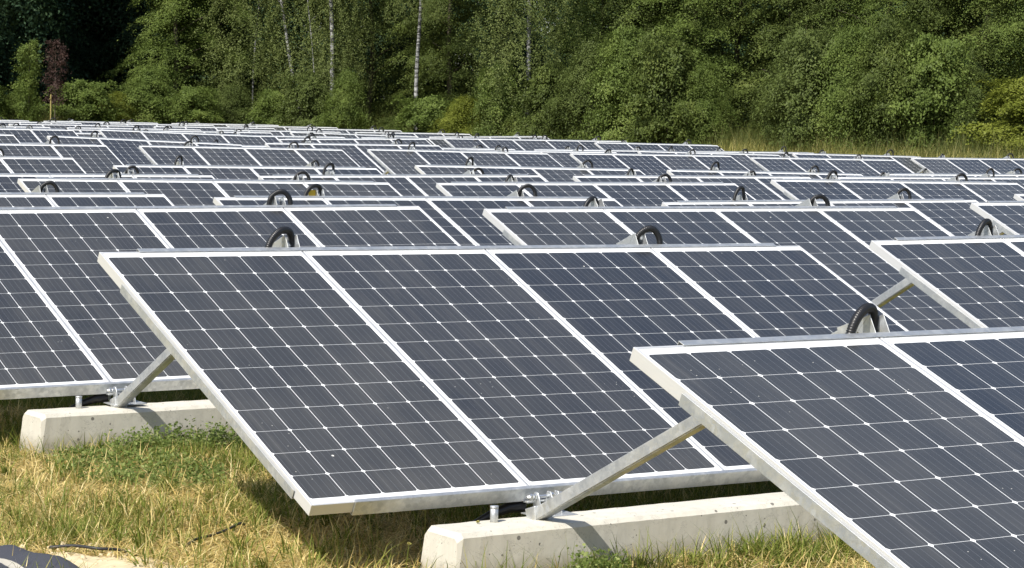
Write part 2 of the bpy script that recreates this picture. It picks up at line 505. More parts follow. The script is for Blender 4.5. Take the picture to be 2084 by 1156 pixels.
def brace_meshes(t, fy, fz):
    """Brace from the next beam up to the peak behind the top edge, and its peak bracket."""
    S = slope(t)
    _, ty, tz = S((0, PL - .010, 0))
    A = np.array([fy, fz + .035]); B = np.array([ty + .075, tz + .046])
    d = (B - A) / np.linalg.norm(B - A); n = np.array([-d[1], d[0]])
    if n[1] < 0: n = -n
    h = .025
    def bar(a, b_, w):
        q = MB()
        p = [A + d * a - n * h, A + d * b_ - n * h, A + d * b_ + n * h, A + d * a + n * h]
        q.plate([tuple(v) for v in p], -w, w); return q
    L = np.linalg.norm(B - A)
    me = bar(.0, L - .02, .0265).mesh('brace', .005, 2); me.materials.append(M_GALV)
    # flattened end with a sharp fold at the foot
    q = MB()
    tip = A - d * .035 - n * (h + .004)
    q.plate([tuple(A + d * .04 + n * (h + .002)), tuple(A - d * .028 + n * (h + .012)), tuple(tip), tuple(A + d * .02 - n * (h + .003))], -.034, .034)
    end = q.mesh('brace_end', .003); end.materials.append(M_GALV)
    # peak bracket: two open triangular cheeks
    q = MB()
    pk = B + d * .03 + n * .012
    f0 = np.array([ty + .004, tz - .02]); f1 = np.array([ty + .045, tz - .035])
    bk = B - d * .13
    for x in (-.032, .029):
        q.plate([tuple(pk), tuple(bk + n * .030), tuple(bk - n * .028), tuple(B - d * .055 - n * .022)], x, x + .003)
        q.plate([tuple(pk), tuple(pk - d * .075 - n * .03), tuple(f1), tuple(f0)], x + .0004, x + .0026)
    pkm = q.mesh('peak_bracket', .0006); pkm.materials.append(M_GALV)
    return me, end, pkm, B


def conduit_mesh(kind, t):
    """Corrugated conduit looping out from behind the top edge and down again."""
    S = slope(t)
    _, ty, tz = S((0, PL + .02, 0))
    if kind == 0: P = [(-.125, .03, -.16), (-.128, .02, -.06), (-.124, .014, .000), (-.100, .016, .046), (-.052, .03, .076), (.000, .05, .074), (.026, .065, .036), (.028, .065, -.03), (.016, .06, -.10), (.0, .05, -.16)]
    else: P = [(-.035, .075, -.12), (-.028, .06, -.02), (-.020, .045, .042), (.016, .03, .076), (.062, .022, .076), (.096, .018, .032), (.102, .018, -.03), (.10, .02, -.10), (.08, .025, -.16)]
    P = [Vector((a + (.022 if kind else 0), ty + b, tz + c)) for a, b, c in P]
    pts = []
    for i in range(len(P) - 1):
        p0, p1, p2, p3 = P[max(i - 1, 0)], P[i], P[i + 1], P[min(i + 2, len(P) - 1)]
        for k in range(9):
            u = k / 9
            pts.append(.5 * ((2 * p1) + (p2 - p0) * u + (2 * p0 - 5 * p1 + 4 * p2 - p3) * u * u + (3 * p1 - p0 - 3 * p2 + p3) * u ** 3))
    # resample to even ribs
    D = [0.]
    for a, b in zip(pts, pts[1:]): D.append(D[-1] + (b - a).length)
    n = int(D[-1] / .0026); ev = []; k = 0
    for i in range(n + 1):
        s = D[-1] * i / n
        while k < len(D) - 2 and D[k + 1] < s: k += 1
        u = (s - D[k]) / max(D[k + 1] - D[k], 1e-9); ev.append(pts[k].lerp(pts[k + 1], min(u, 1)))
    q = MB(); q.tube(ev, [.0168 if (i % 3) else .0134 for i in range(len(ev))], 12)
    me = q.mesh('cable_conduit'); me.materials.append(M_HOSE); return me


def foot_meshes(t):
    """Hinge between the lower rail and the beam: base plate, two uprights, pivot bolt."""
    b = MB()
    z0 = -.100
    b.box(-.075, .11, -.125, .005, z0, z0 + .006)
    for x in (-.032, .030, .066): b.plate([(-.075, z0 + .006), (-.02, z0 + .006), (-.012, -.035), (-.022, -.012), (-.045, -.012), (-.058, -.035)], x, x + .005)
    b.box(-.055, .085, -.012, .02, -.058, -.050)
    base = b.mesh('hinge_bracket', .0015); base.materials.append(M_GALV)
    q = MB()
    q.tube([(-.075, -.034, -.030), (.095, -.034, -.030)], .0065, 10, True, True)
    for x in (-.062, -.044, .040, .082): q.tube([(x, -.034, -.030), (x + .010, -.034, -.030)], .0135, 6, True, False)
    bolt = q.mesh('pivot_bolt'); bolt.materials.append(M_BOLT)
    q = MB(); q.tube([(-.04, .03, -.075), (-.10, .05, -.080), (-.17, .07, -.105), (-.26, .09, -.15)], [.024, .022, .017, .012], 12)
    boot = q.mesh('cable_boot'); boot.materials.append(M_HOSE)
    return base, bolt, boot


_cache = {}


def table(row, j, x, y, z, sl, rz, t, footy=3.62, footz=-.09, label='', group='solar tables in the field', bdx=0.):
    key = (round(t, 4), footy, footz)
    if key not in _cache:
        _cache[key] = (brace_meshes(t, footy, footz), conduit_mesh(0, t), conduit_mesh(1, t), foot_meshes(t))
    (bm_, be, pk, _), c0, c1, (hb, pb, bt) = _cache[key]
    root = empty('solar_table', (x, y - .022 * math.cos(t), z - .022 * math.sin(t)), (0, -sl, rz))
    tag(root, label, 'solar panels', group)
    rot = (t, 0, 0)
    for k in range(4):
        p = link('solar_panel', ME_PANEL, root); p.location = (-2 * GAP + k * GAP + (GAP - PW) / 2, 0, 0)
        p.rotation_euler = rot
        link('frame', ME_FRAME, p); link('backsheet', ME_BACK, p)
    for nm, kx in (('lower_rail', 'low'), ('top_rail', 'top'), ('side_rail', 'left'), ('side_rail', 'right')):
        r = link(nm, RAILS[kx], root); r.rotation_euler = rot
    for k in (-1, 0, 1):
        r = link('joint_strip', RAILS['strip'], root); r.rotation_euler = rot; r.location = (k * GAP, 0, 0)
    for k, cm in ((-1, c0), (1, c1)):
        r = link('rafter', RAILS['rafter'], root); r.rotation_euler = rot; r.location = (k * GAP, 0, 0)
        br = link('brace', bm_, root); br.location = (k * GAP + bdx, 0, 0)
        link('brace_end', be, br); link('peak_bracket', pk, br)
        h = link('hinge_bracket', hb, root); h.location = (k * GAP + .03, 0, 0)
        link('pivot_bolt', pb, h)
        if row <= 2:
            link('cable_boot', bt, h)
        c = link('cable_conduit', cm, root); c.location = (k * GAP + bdx, 0, 0)
        if row > 0: c.rotation_euler = (random.uniform(-.018, .018), random.uniform(-.03, .03), 0); c.scale = (random.uniform(.8, 1.25), 1, 1); c.location = (k * GAP * (1 if k > 0 else c.scale[0] ** 0) + random.uniform(-.03, .03), 0, random.uniform(.004, .026))
        if (row, j) == (2, 1) and k == -1:
            S = slope(t); q = MB(); _, ty, tz = S((0, PL + .02, 0)); q.box(-.085, -.030, ty + .036, ty + .042, tz - .03, tz + .045); link('yellow_tag', q.mesh('yellow_tag', .002), c, [M_YTAG])
    return root


ROWNAME = {-1: 'front', 0: 'second', 1: 'third', 2: 'fourth', 3: 'fifth', 4: 'sixth', 5: 'seventh', 6: 'eighth', 7: 'ninth', 8: 'tenth', 9: 'eleventh', 10: 'twelfth', 11: 'thirteenth', 12: 'fourteenth', 13: 'fifteenth', 14: 'sixteenth', 15: 'last'}
NTH = ['leftmost', 'second from the left', 'third from the left', 'fourth from the left', 'fifth from the left', 'sixth from the left']
SPECIAL = {
    (-1, 0): 'nearest solar table, cut off by the lower right corner of the photo',
    (0, 0): 'large solar table in the centre foreground, all four panels whole',
    (0, 1): 'solar table at the right edge beside the whole four-panel table, brace showing under it',
    (1, 0): 'solar table on the left edge standing behind the shorter visible concrete beam',
    (1, 1): 'solar table directly behind the whole foreground table, its pale left end exposed',
    (1, 2): 'solar table corner at the right edge, just above a black conduit loop',
}
count = {}
for T_ in TAB:
    r, j = T_[0], T_[1]
    k = count.get(r, 0); count[r] = k + 1
    tot = sum(1 for q in TAB if q[0] == r)
    if (r, j) in SPECIAL: lab = SPECIAL[(r, j)]
    elif k == tot - 1: lab = 'solar table at the right end of the %s row from the camera' % ROWNAME[r] if r != 15 else 'solar table at the right end of the last row, against the trees'
    else: lab = ('solar table, %s in the %s row from the camera' % (NTH[k], ROWNAME[r])) if r != 15 else 'solar table, %s in the last row before the trees' % NTH[k]
    fy, fz = 3.55, -.12
    if r == -1: fy, fz = 3.70, -.158
    if r == 0 and j == 0: fy, fz = 3.565, -.115
    if r == 0 and j == 1: fy, fz = 3.57, -.115
    table(r, j, *T_[2:8], footy=fy + .02, footz=fz + .009, label=lab, bdx=.036 if r == -1 else -.03 if r == 0 else 0.)

# ------------------------------------------------------------------ concrete beams
def beam_mesh(L=3.02):
    """Precast beam: tapered cross-section, chamfered edges, tapered ends."""
    b = MB()
    nx = 60
    prof = [(-.129, 0), (-.117, .212), (-.100, .228), (.100, .228), (.117, .212), (.129, 0)]
    rr = random.Random(3)
    vs = []; fs = []
    st = [0.0, .022] + [.022 + (L - .044) * i / nx for i in range(1, nx)] + [L - .022, L]
    m = len(prof)
    for i, x in enumerate(st):
        endk = 1 if i in (0, len(st) - 1) else 0
        for yv, zv in prof:
            jx = rr.uniform(-.0007, .0007); jz = rr.uniform(-.0008, .0008)
            zz = zv - (.018 if endk and zv > .1 else 0); yy = yv * (.93 if endk and zv > .1 else 1)
            xx = x + (.014 * (1 if i == 0 else -1) if endk and zv > .1 else (.016 * (1 if i == 1 else -1) if i in (1, len(st) - 2) and zv > .1 else 0))
            vs.append((xx, yy + jx, zz + jz))
    for i in range(len(st) - 1):
        for k in range(m - 1): fs.append((i * m + k, (i + 1) * m + k, (i + 1) * m + k + 1, i * m + k + 1))
    fs.append(tuple(range(m))); fs.append(tuple((len(st) - 1) * m + k for k in range(m - 1, -1, -1)))
    b.add(vs, fs)
    me = b.mesh('concrete_beam'); me.materials.append(M_CONC)
    return me


ME_BEAM = beam_mesh()
q = MB(); q.tube([(0, 0, -.01), (0, 0, .062)], .0155, 16, True, True); q.tube([(0, 0, .055), (0, 0, .064)], [.0165, .0165], 16)
ME_PEG = q.mesh('lifting_peg'); ME_PEG.materials.append(M_GALV)
for (x, y, z, rz, lab) in ((.455, -.178, -.329, 0.0, 'pale concrete beam at the bottom centre, under the whole foreground table'),
                           (.485, 3.555, -.318, .008, 'pale concrete beam on the left in front of the left-hand table, weeds growing against it'),
                           (5.0, -.22, -.335, .01, 'concrete beam under the table at the right edge, hidden behind the nearest table'),
                           (.42, -4.02, -.30, 0.0, 'concrete beam under the lower edge of the nearest table')):
    root = empty('concrete_beam', (x, y, z), (0, 0, rz))
    tag(root, lab, 'concrete beam', 'concrete ballast beams')
    link('beam_body', ME_BEAM, root)
    for xx in (.295, 2.72):
        p = link('lifting_peg', ME_PEG, root); p.location = (xx, .055, .226)


# ------------------------------------------------------------------ grass
def blades(name, P, length, width, lean, head, mat, curve=.5, seg=3):
    """Vectorised blades: P base points, each a strip of seg quads, bending along its heading."""
    n = len(P)
    hx, hy = np.cos(head), np.sin(head)
    px, py = -hy, hx
    V = np.zeros((n, (seg + 1) * 2, 3), np.float32)
    tw = rng.uniform(-.9, .9, n)
    wx, wy = px * np.cos(tw) - py * np.sin(tw) * .6, py * np.cos(tw) + px * np.sin(tw) * .6
    cur = np.array(P, float)
    ang = lean.copy()
    for s in range(seg + 1):
        w = width * (1 - (s / seg) ** 1.5 * .93) * .5
        V[:, 2 * s, 0] = cur[:, 0] - wx * w; V[:, 2 * s, 1] = cur[:, 1] - wy * w; V[:, 2 * s, 2] = cur[:, 2]
        V[:, 2 * s + 1, 0] = cur[:, 0] + wx * w; V[:, 2 * s + 1, 1] = cur[:, 1] + wy * w; V[:, 2 * s + 1, 2] = cur[:, 2]
        st = length / seg
        cur[:, 0] += hx * np.sin(ang) * st; cur[:, 1] += hy * np.sin(ang) * st; cur[:, 2] += np.cos(ang) * st
        ang = np.minimum(ang + curve * rng.uniform(.2, 1.0, n) / seg * 1.6, 2.2)
    b = (np.arange(n) * (seg + 1) * 2)[:, None, None]
    q = np.array([[2 * s, 2 * s + 1, 2 * s + 3, 2 * s + 2] for s in range(seg)])[None]
    me = fast_mesh(name, V.reshape(-1, 3), (b + q).reshape(-1, 4))
    return link(name, me, mats=[mat])


_bc = rng.uniform([-5, -6], [8, 8], (150, 2)); _br = rng.uniform(.10, .42, 150)


def patchiness(x, y):
    s = np.zeros_like(x)
    for (cx, cy), r_ in zip(_bc, _br): s += np.exp(-((x - cx) ** 2 + (y - cy) ** 2) / (2 * r_ * r_))
    return s


def scatter(n, x0, x1, y0, y1, pad=260):
    x = rng.uniform(x0, x1, n); y = rng.uniform(y0, y1, n)
    P = np.stack([x, y, np.zeros(n)], -1); P[:, 2] = GBASE
    u, v, w = project(P)
    k = (u > -pad) & (u < 2084 + pad) & (v > 560) & (v < 1156 + 420)
    return P[k]


def on_ground(P, dz=0.):
    P = P.copy(); P[:, 2] = ground_z(P[:, 0], P[:, 1]) + dz; return P


def ground_hit(px, py, z=GBASE):
    d = FWD + RGT * (px - 1042) / F_PX - UPV * (py - 578) / F_PX
    k = (z - CAM[2]) / d[2]; p = CAM + d * k; return float(p[0]), float(p[1])


def clear_of_beams(P):
    cx, cy = ground_hit(95, 1150)
    an = np.arctan2(P[:, 1] - cy + .45, P[:, 0] - cx)
    k = ((P[:, 0] - cx) / .21) ** 2 + ((P[:, 1] - cy + .45) / .60) ** 2 > (1 + .3 * np.sin(3 * an) + rng.normal(0, .22, len(P)))
    for x, y in ((.51, -.178), (.515, 3.555), (5.0, -.22), (.42, -4.02)):
        k &= ~((P[:, 0] > x - .01) & (P[:, 0] < x + 3.05) & (np.abs(P[:, 1] - y) < .16))
    return P[k]


# straw: lying, matted
P = clear_of_beams(on_ground(scatter(330000, -3.2, 5, -4.2, 5.2)))
P = P[rng.random(len(P)) < .9]
n = len(P)
P[:, 2] += rng.uniform(0, .03, n)
o = blades('dry_grass', P, rng.uniform(.04, .13, n), rng.uniform(.0032, .0074, n), np.where(rng.random(n) < .9, rng.uniform(1.15, 1.7, n), rng.uniform(.2, 1.1, n)), rng.uniform(0, 6.283, n), G_STRAW, .5, 2)
tag(o, 'matted dry straw lying over the mown ground', 'dry grass', None, 'stuff')

# green grass: patches, and thick along the beams and in their lee
P = clear_of_beams(on_ground(scatter(460000, -3.6, 6.5, -4.6, 6.8)))
dens = .09 + .8 * np.clip(patchiness(P[:, 0], P[:, 1]) - .35, 0, 1)
lee = np.exp(-((P[:, 1] - .25) / .30) ** 2) * (P[:, 0] > .9) + np.exp(-((P[:, 1] - 4.0) / .35) ** 2) + np.exp(-((P[:, 1] + .42) / .10) ** 2) * (P[:, 0] > .5) * .6 + np.exp(-((P[:, 1] - 3.32) / .09) ** 2) * .5
shade = ((P[:, 1] % 3.75) > .5) & ((P[:, 1] % 3.75) < 2.8) & (P[:, 0] > 1.15)
dens = np.clip(dens + .75 * lee + .85 * shade, 0, .95)
inw = ((P[:, 0] - .68) / .33) ** 2 + ((P[:, 1] - 2.72) / .58) ** 2 < 1
P = P[rng.random(len(P)) < dens * .85 * np.where(inw, .15, 1)]
n = len(P)
tall = 1 + .9 * np.exp(-((P[:, 1] - .12) / .25) ** 2) + .6 * np.exp(-((P[:, 1] - 4.0) / .4) ** 2) + .55 * np.exp(-((P[:, 1] + .45) / .12) ** 2)
o = blades('green_grass', P, rng.uniform(.05, .15, n) * tall, rng.uniform(.003, .0068, n), rng.uniform(.05, .8, n), rng.uniform(0, 6.283, n), G_GREEN, 1.0, 3)
# tufts standing out of the straw
T = clear_of_beams(on_ground(scatter(9500, -3.6, 6, -4.6, 6.0)))
T = T[rng.random(len(T)) < .11 + .75 * np.clip(patchiness(T[:, 0], T[:, 1]), 0, 1)]
_n = 420; T2 = np.stack([rng.uniform(.95, 4.2, _n), -.36 - np.abs(rng.normal(0, .17, _n)), np.zeros(_n)], -1); T2 = clear_of_beams(on_ground(T2))
T2 = T2[np.sin(T2[:, 0] * 7.3) + np.sin(T2[:, 0] * 17.1 + 1) + rng.normal(0, .5, len(T2)) > -.35]
T = np.concatenate([T, T2])
m = rng.integers(9, 30, len(T))
P2 = np.repeat(T, m, 0); n2 = len(P2); hd = rng.uniform(0, 6.283, n2); rr2 = rng.random(n2) * .035
P2[:, 0] += np.cos(hd) * rr2; P2[:, 1] += np.sin(hd) * rr2
hs = np.repeat(rng.uniform(.55, 1.5, len(T)) ** 1.2, m)
o2 = blades('green_tufts', P2, rng.uniform(.04, .11, n2) * hs, rng.uniform(.0045, .0105, n2), rng.uniform(.05, .75, n2), hd + rng.normal(0, .4, n2), G_GREEN, 1.1, 3)
tag(o2, 'green tufts of grass standing out of the straw', 'grass', None, 'stuff')
tag(o, 'green grass growing in patches through the straw and along the beams', 'grass', None, 'stuff')


# leafy weeds in front of the left beam
def weed_patch(name, cx, cy, rx, ry, nstem, label, h=(.03, .11)):
    V = []; Q = []
    for s in range(nstem):
        a = rng.uniform(0, 6.283); r_ = math.sqrt(rng.random())
        x, y = cx + rx * r_ * math.cos(a), cy + ry * r_ * math.sin(a)
        z = gz(x, y); H = rng.uniform(*h) * (1.15 - .5 * r_)
        lean = rng.uniform(-.5, .5, 2)
        for k in range(int(rng.integers(12, 22))):
            u = rng.random()
            c = np.array([x + lean[0] * H * u + rng.normal(0, .015), y + lean[1] * H * u + rng.normal(0, .015), z + H * u])
            d = rng.normal(0, 1, 3); d[2] = abs(d[2]) * .5; d /= np.linalg.norm(d)
            e = np.cross(d, rng.normal(0, 1, 3)); e /= np.linalg.norm(e)
            L, W = rng.uniform(.014, .028), rng.uniform(.004, .008)
            b = len(V); V += [c, c + d * L * .5 + e * W, c + d * L, c + d * L * .5 - e * W]; Q.append((b, b + 1, b + 2, b + 3))
    o = link(name, fast_mesh(name, V, Q), mats=[G_WEED])
    tag(o, label, 'weeds', None, 'stuff')


weed_patch('leafy_weeds', .68, 2.72, .36, .62, 380, 'low leafy green weeds spreading in front of the left concrete beam')
weed_patch('leafy_weeds', 1.28, 3.2, .5, .16, 260, 'bushier weeds growing against the face of the left beam', (.08, .2))
weed_patch('leafy_weeds', .95, -.5, .10, .10, 60, 'small weed tuft at the near end of the bottom beam', (.06, .18))


# single stalks with flower or seed heads
def stalk(px_x, px_y, H, lean, label, leafy=False):
    root = empty('flower_stalk', (px_x, px_y, gz(px_x, px_y)))
    tag(root, label, 'weed', 'thin flower stalks')
    q = MB()
    pts = [(lean[0] * H * u ** 1.6, lean[1] * H * u ** 1.6, H * u) for u in np.linspace(0, 1, 8)]
    q.tube(pts, [.0022 - .0012 * u for u in np.linspace(0, 1, 8)], 5)
    link('stem', q.mesh('stem'), root, [G_GREEN])
    c = np.array(pts[-1]); V = []; Q = []
    for k in range(70):
        d = rng.normal(0, 1, 3); d[2] = abs(d[2]); d /= np.linalg.norm(d); e = np.cross(d, rng.normal(0, 1, 3)); e /= np.linalg.norm(e)
        L = rng.uniform(.006, .012); b = len(V)
        V += [c, c + d * L * .6 + e * .0016, c + d * L, c + d * L * .6 - e * .0016]; Q.append((b, b + 1, b + 2, b + 3))
    link('flower_head', fast_mesh('flower_head', V, Q), root, [G_TALL])


for px, py, H, lean, lab in ((862, 1165, .30, (.05, .05), 'thin stalk with a pale seed head left of the bottom beam end'),
                             (256, 905, .16, (-.1, 0), 'thin stalk with a yellowish head in front of the left beam'),
                             (375, 915, .13, (-.1, 0), 'short stalk with a cream flower beside the brace shadow on the left beam'),
                             (968, 1180, .20, (.02, 0), 'short stalk with a pale bud against the face of the bottom beam'),
                             (825, 1190, .13, (.1, 0), 'low thin stalk in the shade under the whole foreground table'),
                             (385, 800, .16, (.5, .1), 'long leaning stem standing behind the left beam')):
    x, y = ground_hit(px, py)
    stalk(x, y, H, lean, lab)

# ------------------------------------------------------------------ sand, fabric, cables in the lower left corner
def sand_patch():
    V = []; Q = []
    cx, cy = ground_hit(95, 1150)
    nr, na = 10, 40
    prof = [1 + .25 * math.sin(3 * a * 2 * math.pi / na + 1) + .15 * math.sin(7 * a * 2 * math.pi / na) for a in range(na)]
    for i in range(nr + 1):
        r_ = i / nr
        for a in range(na):
            t = 2 * math.pi * a / na
            x = cx + .30 * r_ * prof[a] * math.cos(t); y = cy + .85 * r_ * prof[a] * math.sin(t) - .5
            V.append((x, y, gz(x, y) + .022 * (1 - r_ ** 2) + .010 - .02 * (r_ > .95) + rng.uniform(-.005, .005)))
    for i in range(nr):
        for a in range(na): Q.append((i * na + a, (i + 1) * na + a, (i + 1) * na + (a + 1) % na, i * na + (a + 1) % na))
    me = fast_mesh('sand', V, Q); o = link('sand', me, mats=[M_SAND]); o['kind'] = 'structure'
    # loose lumps
    V = []; Q = []
    for k in range(260):
        a = rng.uniform(0, 6.283); r_ = math.sqrt(rng.random()) * 1.05
        x, y = cx + .40 * r_ * math.cos(a), cy + 1.1 * r_ * math.sin(a) - .5
        s = rng.uniform(.004, .014); z = gz(x, y) + .018
        b = len(V)
        V += [(x + s * dx * rng.uniform(.7, 1.2), y + s * dy * rng.uniform(.7, 1.2), z + s * dz * rng.uniform(.7, 1.2)) for dx, dy, dz in ((-1, -1, -1), (1, -1, -1), (1, 1, -1), (-1, 1, -1), (-.6, -.6, 1), (.6, -.6, 1), (.6, .6, 1), (-.6, .6, 1))]
        Q += [(b + i, b + j_, b + k_, b + l) for i, j_, k_, l in ((0, 1, 5, 4), (1, 2, 6, 5), (2, 3, 7, 6), (3, 0, 4, 7), (4, 5, 6, 7))]
    o = link('sand_crumbs', fast_mesh('sand_crumbs', V, Q), mats=[M_SAND]); tag(o, 'pale crumbs of sand scattered round the sand patch', 'sand', None, 'stuff')
    return cx, cy


scx, scy = sand_patch()


def fabric():
    k = N('woven_fabric')
    o = k.obj()
    w1 = k.n('ShaderNodeTexWave'); w1.inputs['Scale'].default_value = 95; k.set(w1.inputs['Vector'], o)
    w2 = k.n('ShaderNodeTexWave', bands_direction='Y'); w2.inputs['Scale'].default_value = 40; k.set(w2.inputs['Vector'], o)
    h = k.math('MULTIPLY', w1.outputs[1], w2.outputs[1])
    x = k.sep(o)[0]
    stripe = k.math('LESS_THAN', k.math('ABSOLUTE', k.math('ADD', x, .045)), .022)
    c = k.mix(h, (.030, .032, .042), (.085, .088, .105))
    c = k.mix(stripe, c, (.45, .42, .35))
    k.bsdf(c, .85, 0., k.bump(h, .5, .002))
    fx, fy = ground_hit(-18, 1176)
    V = []; Q = []
    nx, ny = 36, 26
    for i in range(nx + 1):
        for j in range(ny + 1):
            u, v = i / nx, j / ny
            x = -.34 + .52 * u; y = -.55 + .65 * v
            edge = min(1, (1 - u) * 7, (1 - v) * 5.5)
            z = 0.002 + .062 * math.sqrt(max(edge, 0)) * (1 + .18 * math.sin(x * 21) + .1 * math.sin(y * 17 + x * 9)) + rng.uniform(-.0012, .0012)
            V.append((x + (.03 * math.sin(v * 5)) * u, y - .10 * (1 - u) + .05 * math.sin(u * 3.0), z))
    for i in range(nx):
        for j in range(ny):
            a = i * (ny + 1) + j; Q.append((a, a + ny + 1, a + ny + 2, a + 1))
    me = fast_mesh('fabric_sack', V, Q); me.polygons.foreach_set('use_smooth', [True] * len(Q))
    o_ = link('fabric_sack', me, mats=[k.m]); o_.location = (fx, fy, gz(fx, fy) + .02)
    tag(o_, 'dark grey woven fabric sack with a pale strap at the lower left corner', 'sack')


fabric()


def cable(pts_px, r, label, lift=.02):
    q = MB(); P = []
    for px, py, dz in pts_px:
        x, y = ground_hit(px, py); P.append((x, y, gz(x, y) + dz))
    ev = []
    for i in range(len(P) - 1):
        p0, p1, p2, p3 = [Vector(P[min(max(k, 0), len(P) - 1)]) for k in (i - 1, i, i + 1, i + 2)]
        for k in range(8):
            u = k / 8; ev.append(.5 * ((2 * p1) + (p2 - p0) * u + (2 * p0 - 5 * p1 + 4 * p2 - p3) * u * u + (3 * p1 - p0 - 3 * p2 + p3) * u ** 3))
    ev.append(Vector(P[-1])); q.tube(ev, r, 8)
    o = link('ground_cable', q.mesh('ground_cable'), mats=[M_CABLE]); tag(o, label, 'cable')


cable([(365, 1128, .0), (395, 1120, .035), (430, 1113, .040), (462, 1104, .045), (490, 1092, .045), (505, 1084, .0)], .0055, 'short length of black cable lying in the straw before the whole foreground table')
cable([(100, 1136, .03), (150, 1140, .045), (200, 1146, .045), (245, 1143, .035), (290, 1140, .0)], .006, 'black hose running out from the grey sack across the sand')
cable([(60, 908, .01), (82, 905, .03), (110, 909, .03), (135, 916, .0)], .004, 'thin black wire by the near end of the left beam')

# ------------------------------------------------------------------ trees and shrubs
def leaves_from(C, Nrm, L, W, jitter):
    """Diamond leaves at C, roughly facing Nrm."""
    n = len(C)
    nn = Nrm + rng.normal(0, jitter, (n, 3)); nn /= np.linalg.norm(nn, axis=1)[:, None]
    a = np.cross(nn, rng.normal(0, 1, (n, 3))); a /= np.linalg.norm(a, axis=1)[:, None]
    b = np.cross(nn, a)
    L = L[:, None]; W = W[:, None]
    V = np.stack([C - a * L * .5, C + b * W * .5 - a * L * .08, C + a * L * .5 - nn * L * .12, C - b * W * .5 - a * L * .08], 1)
    return V


def crown(kind, H, R, base=.0, nl=14, sprays=26, per=46, leaf=.085, seed=0, droop=.25, spr=.34, fill=.55):
    """Crown of many sprays of leaf-sized faces set on uneven lobes; gaps stay between the lobes."""
    r = np.random.default_rng(seed)
    global rng
    keep = rng; rng = r
    out = []
    lobes = []
    for k in range(nl):
        u = (k + r.random()) / nl
        z = base + (H - base) * (.06 + .88 * u)
        prof = {'round': math.sin(math.pi * min(1, .18 + .80 * u)) ** .6, 'cone': (1 - u) ** .75 + .12, 'shrub': math.sqrt(max(0, 1 - (u * .92) ** 2.2)), 'column': .5 + .4 * math.sin(math.pi * u)}[kind]
        a = k * 2.4 + r.uniform(-.6, .6)
        rr = R * prof * r.uniform(.40, 1.12)
        lobes.append((np.array([rr * math.cos(a), rr * math.sin(a), z]), R * r.choice([.18, .26, .34, .5]) * r.uniform(.85, 1.15)))
    for c, lr in lobes:
        d = r.normal(0, 1, (sprays, 3)); d[:, 2] = d[:, 2] * .8 + .15
        d /= np.linalg.norm(d, axis=1)[:, None]
        rad = lr * r.uniform(fill, 1.12, sprays)
        pc = c + d * rad[:, None] * np.array([1, 1, .8])
        pc[:, 2] = np.maximum(pc[:, 2], .12)
        for s in range(sprays):
            o = d[s]
            nrm = o * .8 + np.array([0, 0, .7]) + r.normal(0, .22, 3); nrm /= np.linalg.norm(nrm)
            t1 = np.cross(nrm, r.normal(0, 1, 3)); t1 /= np.linalg.norm(t1); t2 = np.cross(nrm, t1)
            m = int(per * 2.7 * r.uniform(.6, 1.3)); sr = spr * r.uniform(.6, 1.3)
            q = r.normal(0, .5, (m, 2)); q[:, 0] *= 1.75
            P = pc[s] + (t1[None] * q[:, :1] + t2[None] * q[:, 1:]) * sr + nrm * r.normal(0, .05, (m, 1))
            P[:, 2] -= droop * (q ** 2).sum(1) * sr
            lf = leaf * .80 * r.uniform(.5, 1.3, m)
            out.append(leaves_from(P, np.repeat(nrm[None], m, 0), lf, lf * r.uniform(.45, .7, m), .32))
    V = np.concatenate(out); rng = keep
    V[..., 2] = np.maximum(V[..., 2], .03)
    return V


def branch_crown(prof, H, R, base, nb, ns, per, leaf, seed, spr=.3, rise=.5, sag=.5, asp=2.0):
    """Crown grown along limbs: each limb carries flat sprays of leaves left and right, tier over tier."""
    r = np.random.default_rng(seed)
    global rng
    keep = rng; rng = r
    out = []
    for k in range(nb):
        u = ((k + r.random()) / nb) ** .9
        z = base + (H - base) * u
        pf = {'round': math.sin(math.pi * min(1, .20 + .78 * u)) ** .7, 'cone': (1 - u) ** .7 + .15, 'shrub': math.sqrt(max(0.02, 1 - (u * .95) ** 2))}[prof]
        L = R * pf * r.uniform(.55, 1.2)
        a = k * 2.4 + r.uniform(-.5, .5)
        o = np.array([math.cos(a), math.sin(a), 0]); l = np.array([-o[1], o[0], 0])
        el = rise * r.uniform(.5, 1.4); sg = sag * r.uniform(.5, 1.4)
        ck = r.uniform(.6, 1.35)
        for i in range(ns):
            t = .25 + .80 * (i + r.random()) / ns
            side = (-1 if i % 2 else 1) * r.uniform(.2, 1.)
            off = L * .30 * (1.15 - .7 * t) * side
            p = o * L * t + l * off + np.array([0, 0, z - .22 * L + L * (el * t - sg * t * t) + r.normal(0, .05)])
            if p[2] < .08: p[2] = .08 + r.random() * .2
            nrm = np.array([0, 0, .85]) + o * .55 + r.normal(0, .20, 3); nrm /= np.linalg.norm(nrm)
            t1 = o * .8 + l * side * .8 - np.array([0, 0, .25]); t1 -= nrm * (t1 @ nrm); t1 /= np.linalg.norm(t1); t2 = np.cross(nrm, t1)
            m = int(per * ck * r.uniform(.6, 1.3)); sr = spr * r.uniform(.55, 1.35)
            q = r.normal(0, .5, (m, 2)); q[:, 0] *= asp
            P = p + (t1[None] * q[:, :1] + t2[None] * q[:, 1:]) * sr + nrm * r.normal(0, .035, (m, 1))
            P[:, 2] -= .28 * (q[:, 0] ** 2) * sr
            lf = leaf * r.uniform(.5, 1.3, m)
            out.append(leaves_from(P, np.repeat(nrm[None], m, 0), lf, lf * r.uniform(.42, .7, m), .38))
    V = np.concatenate(out); rng = keep
    V[..., 2] = np.maximum(V[..., 2], .03)
    return V


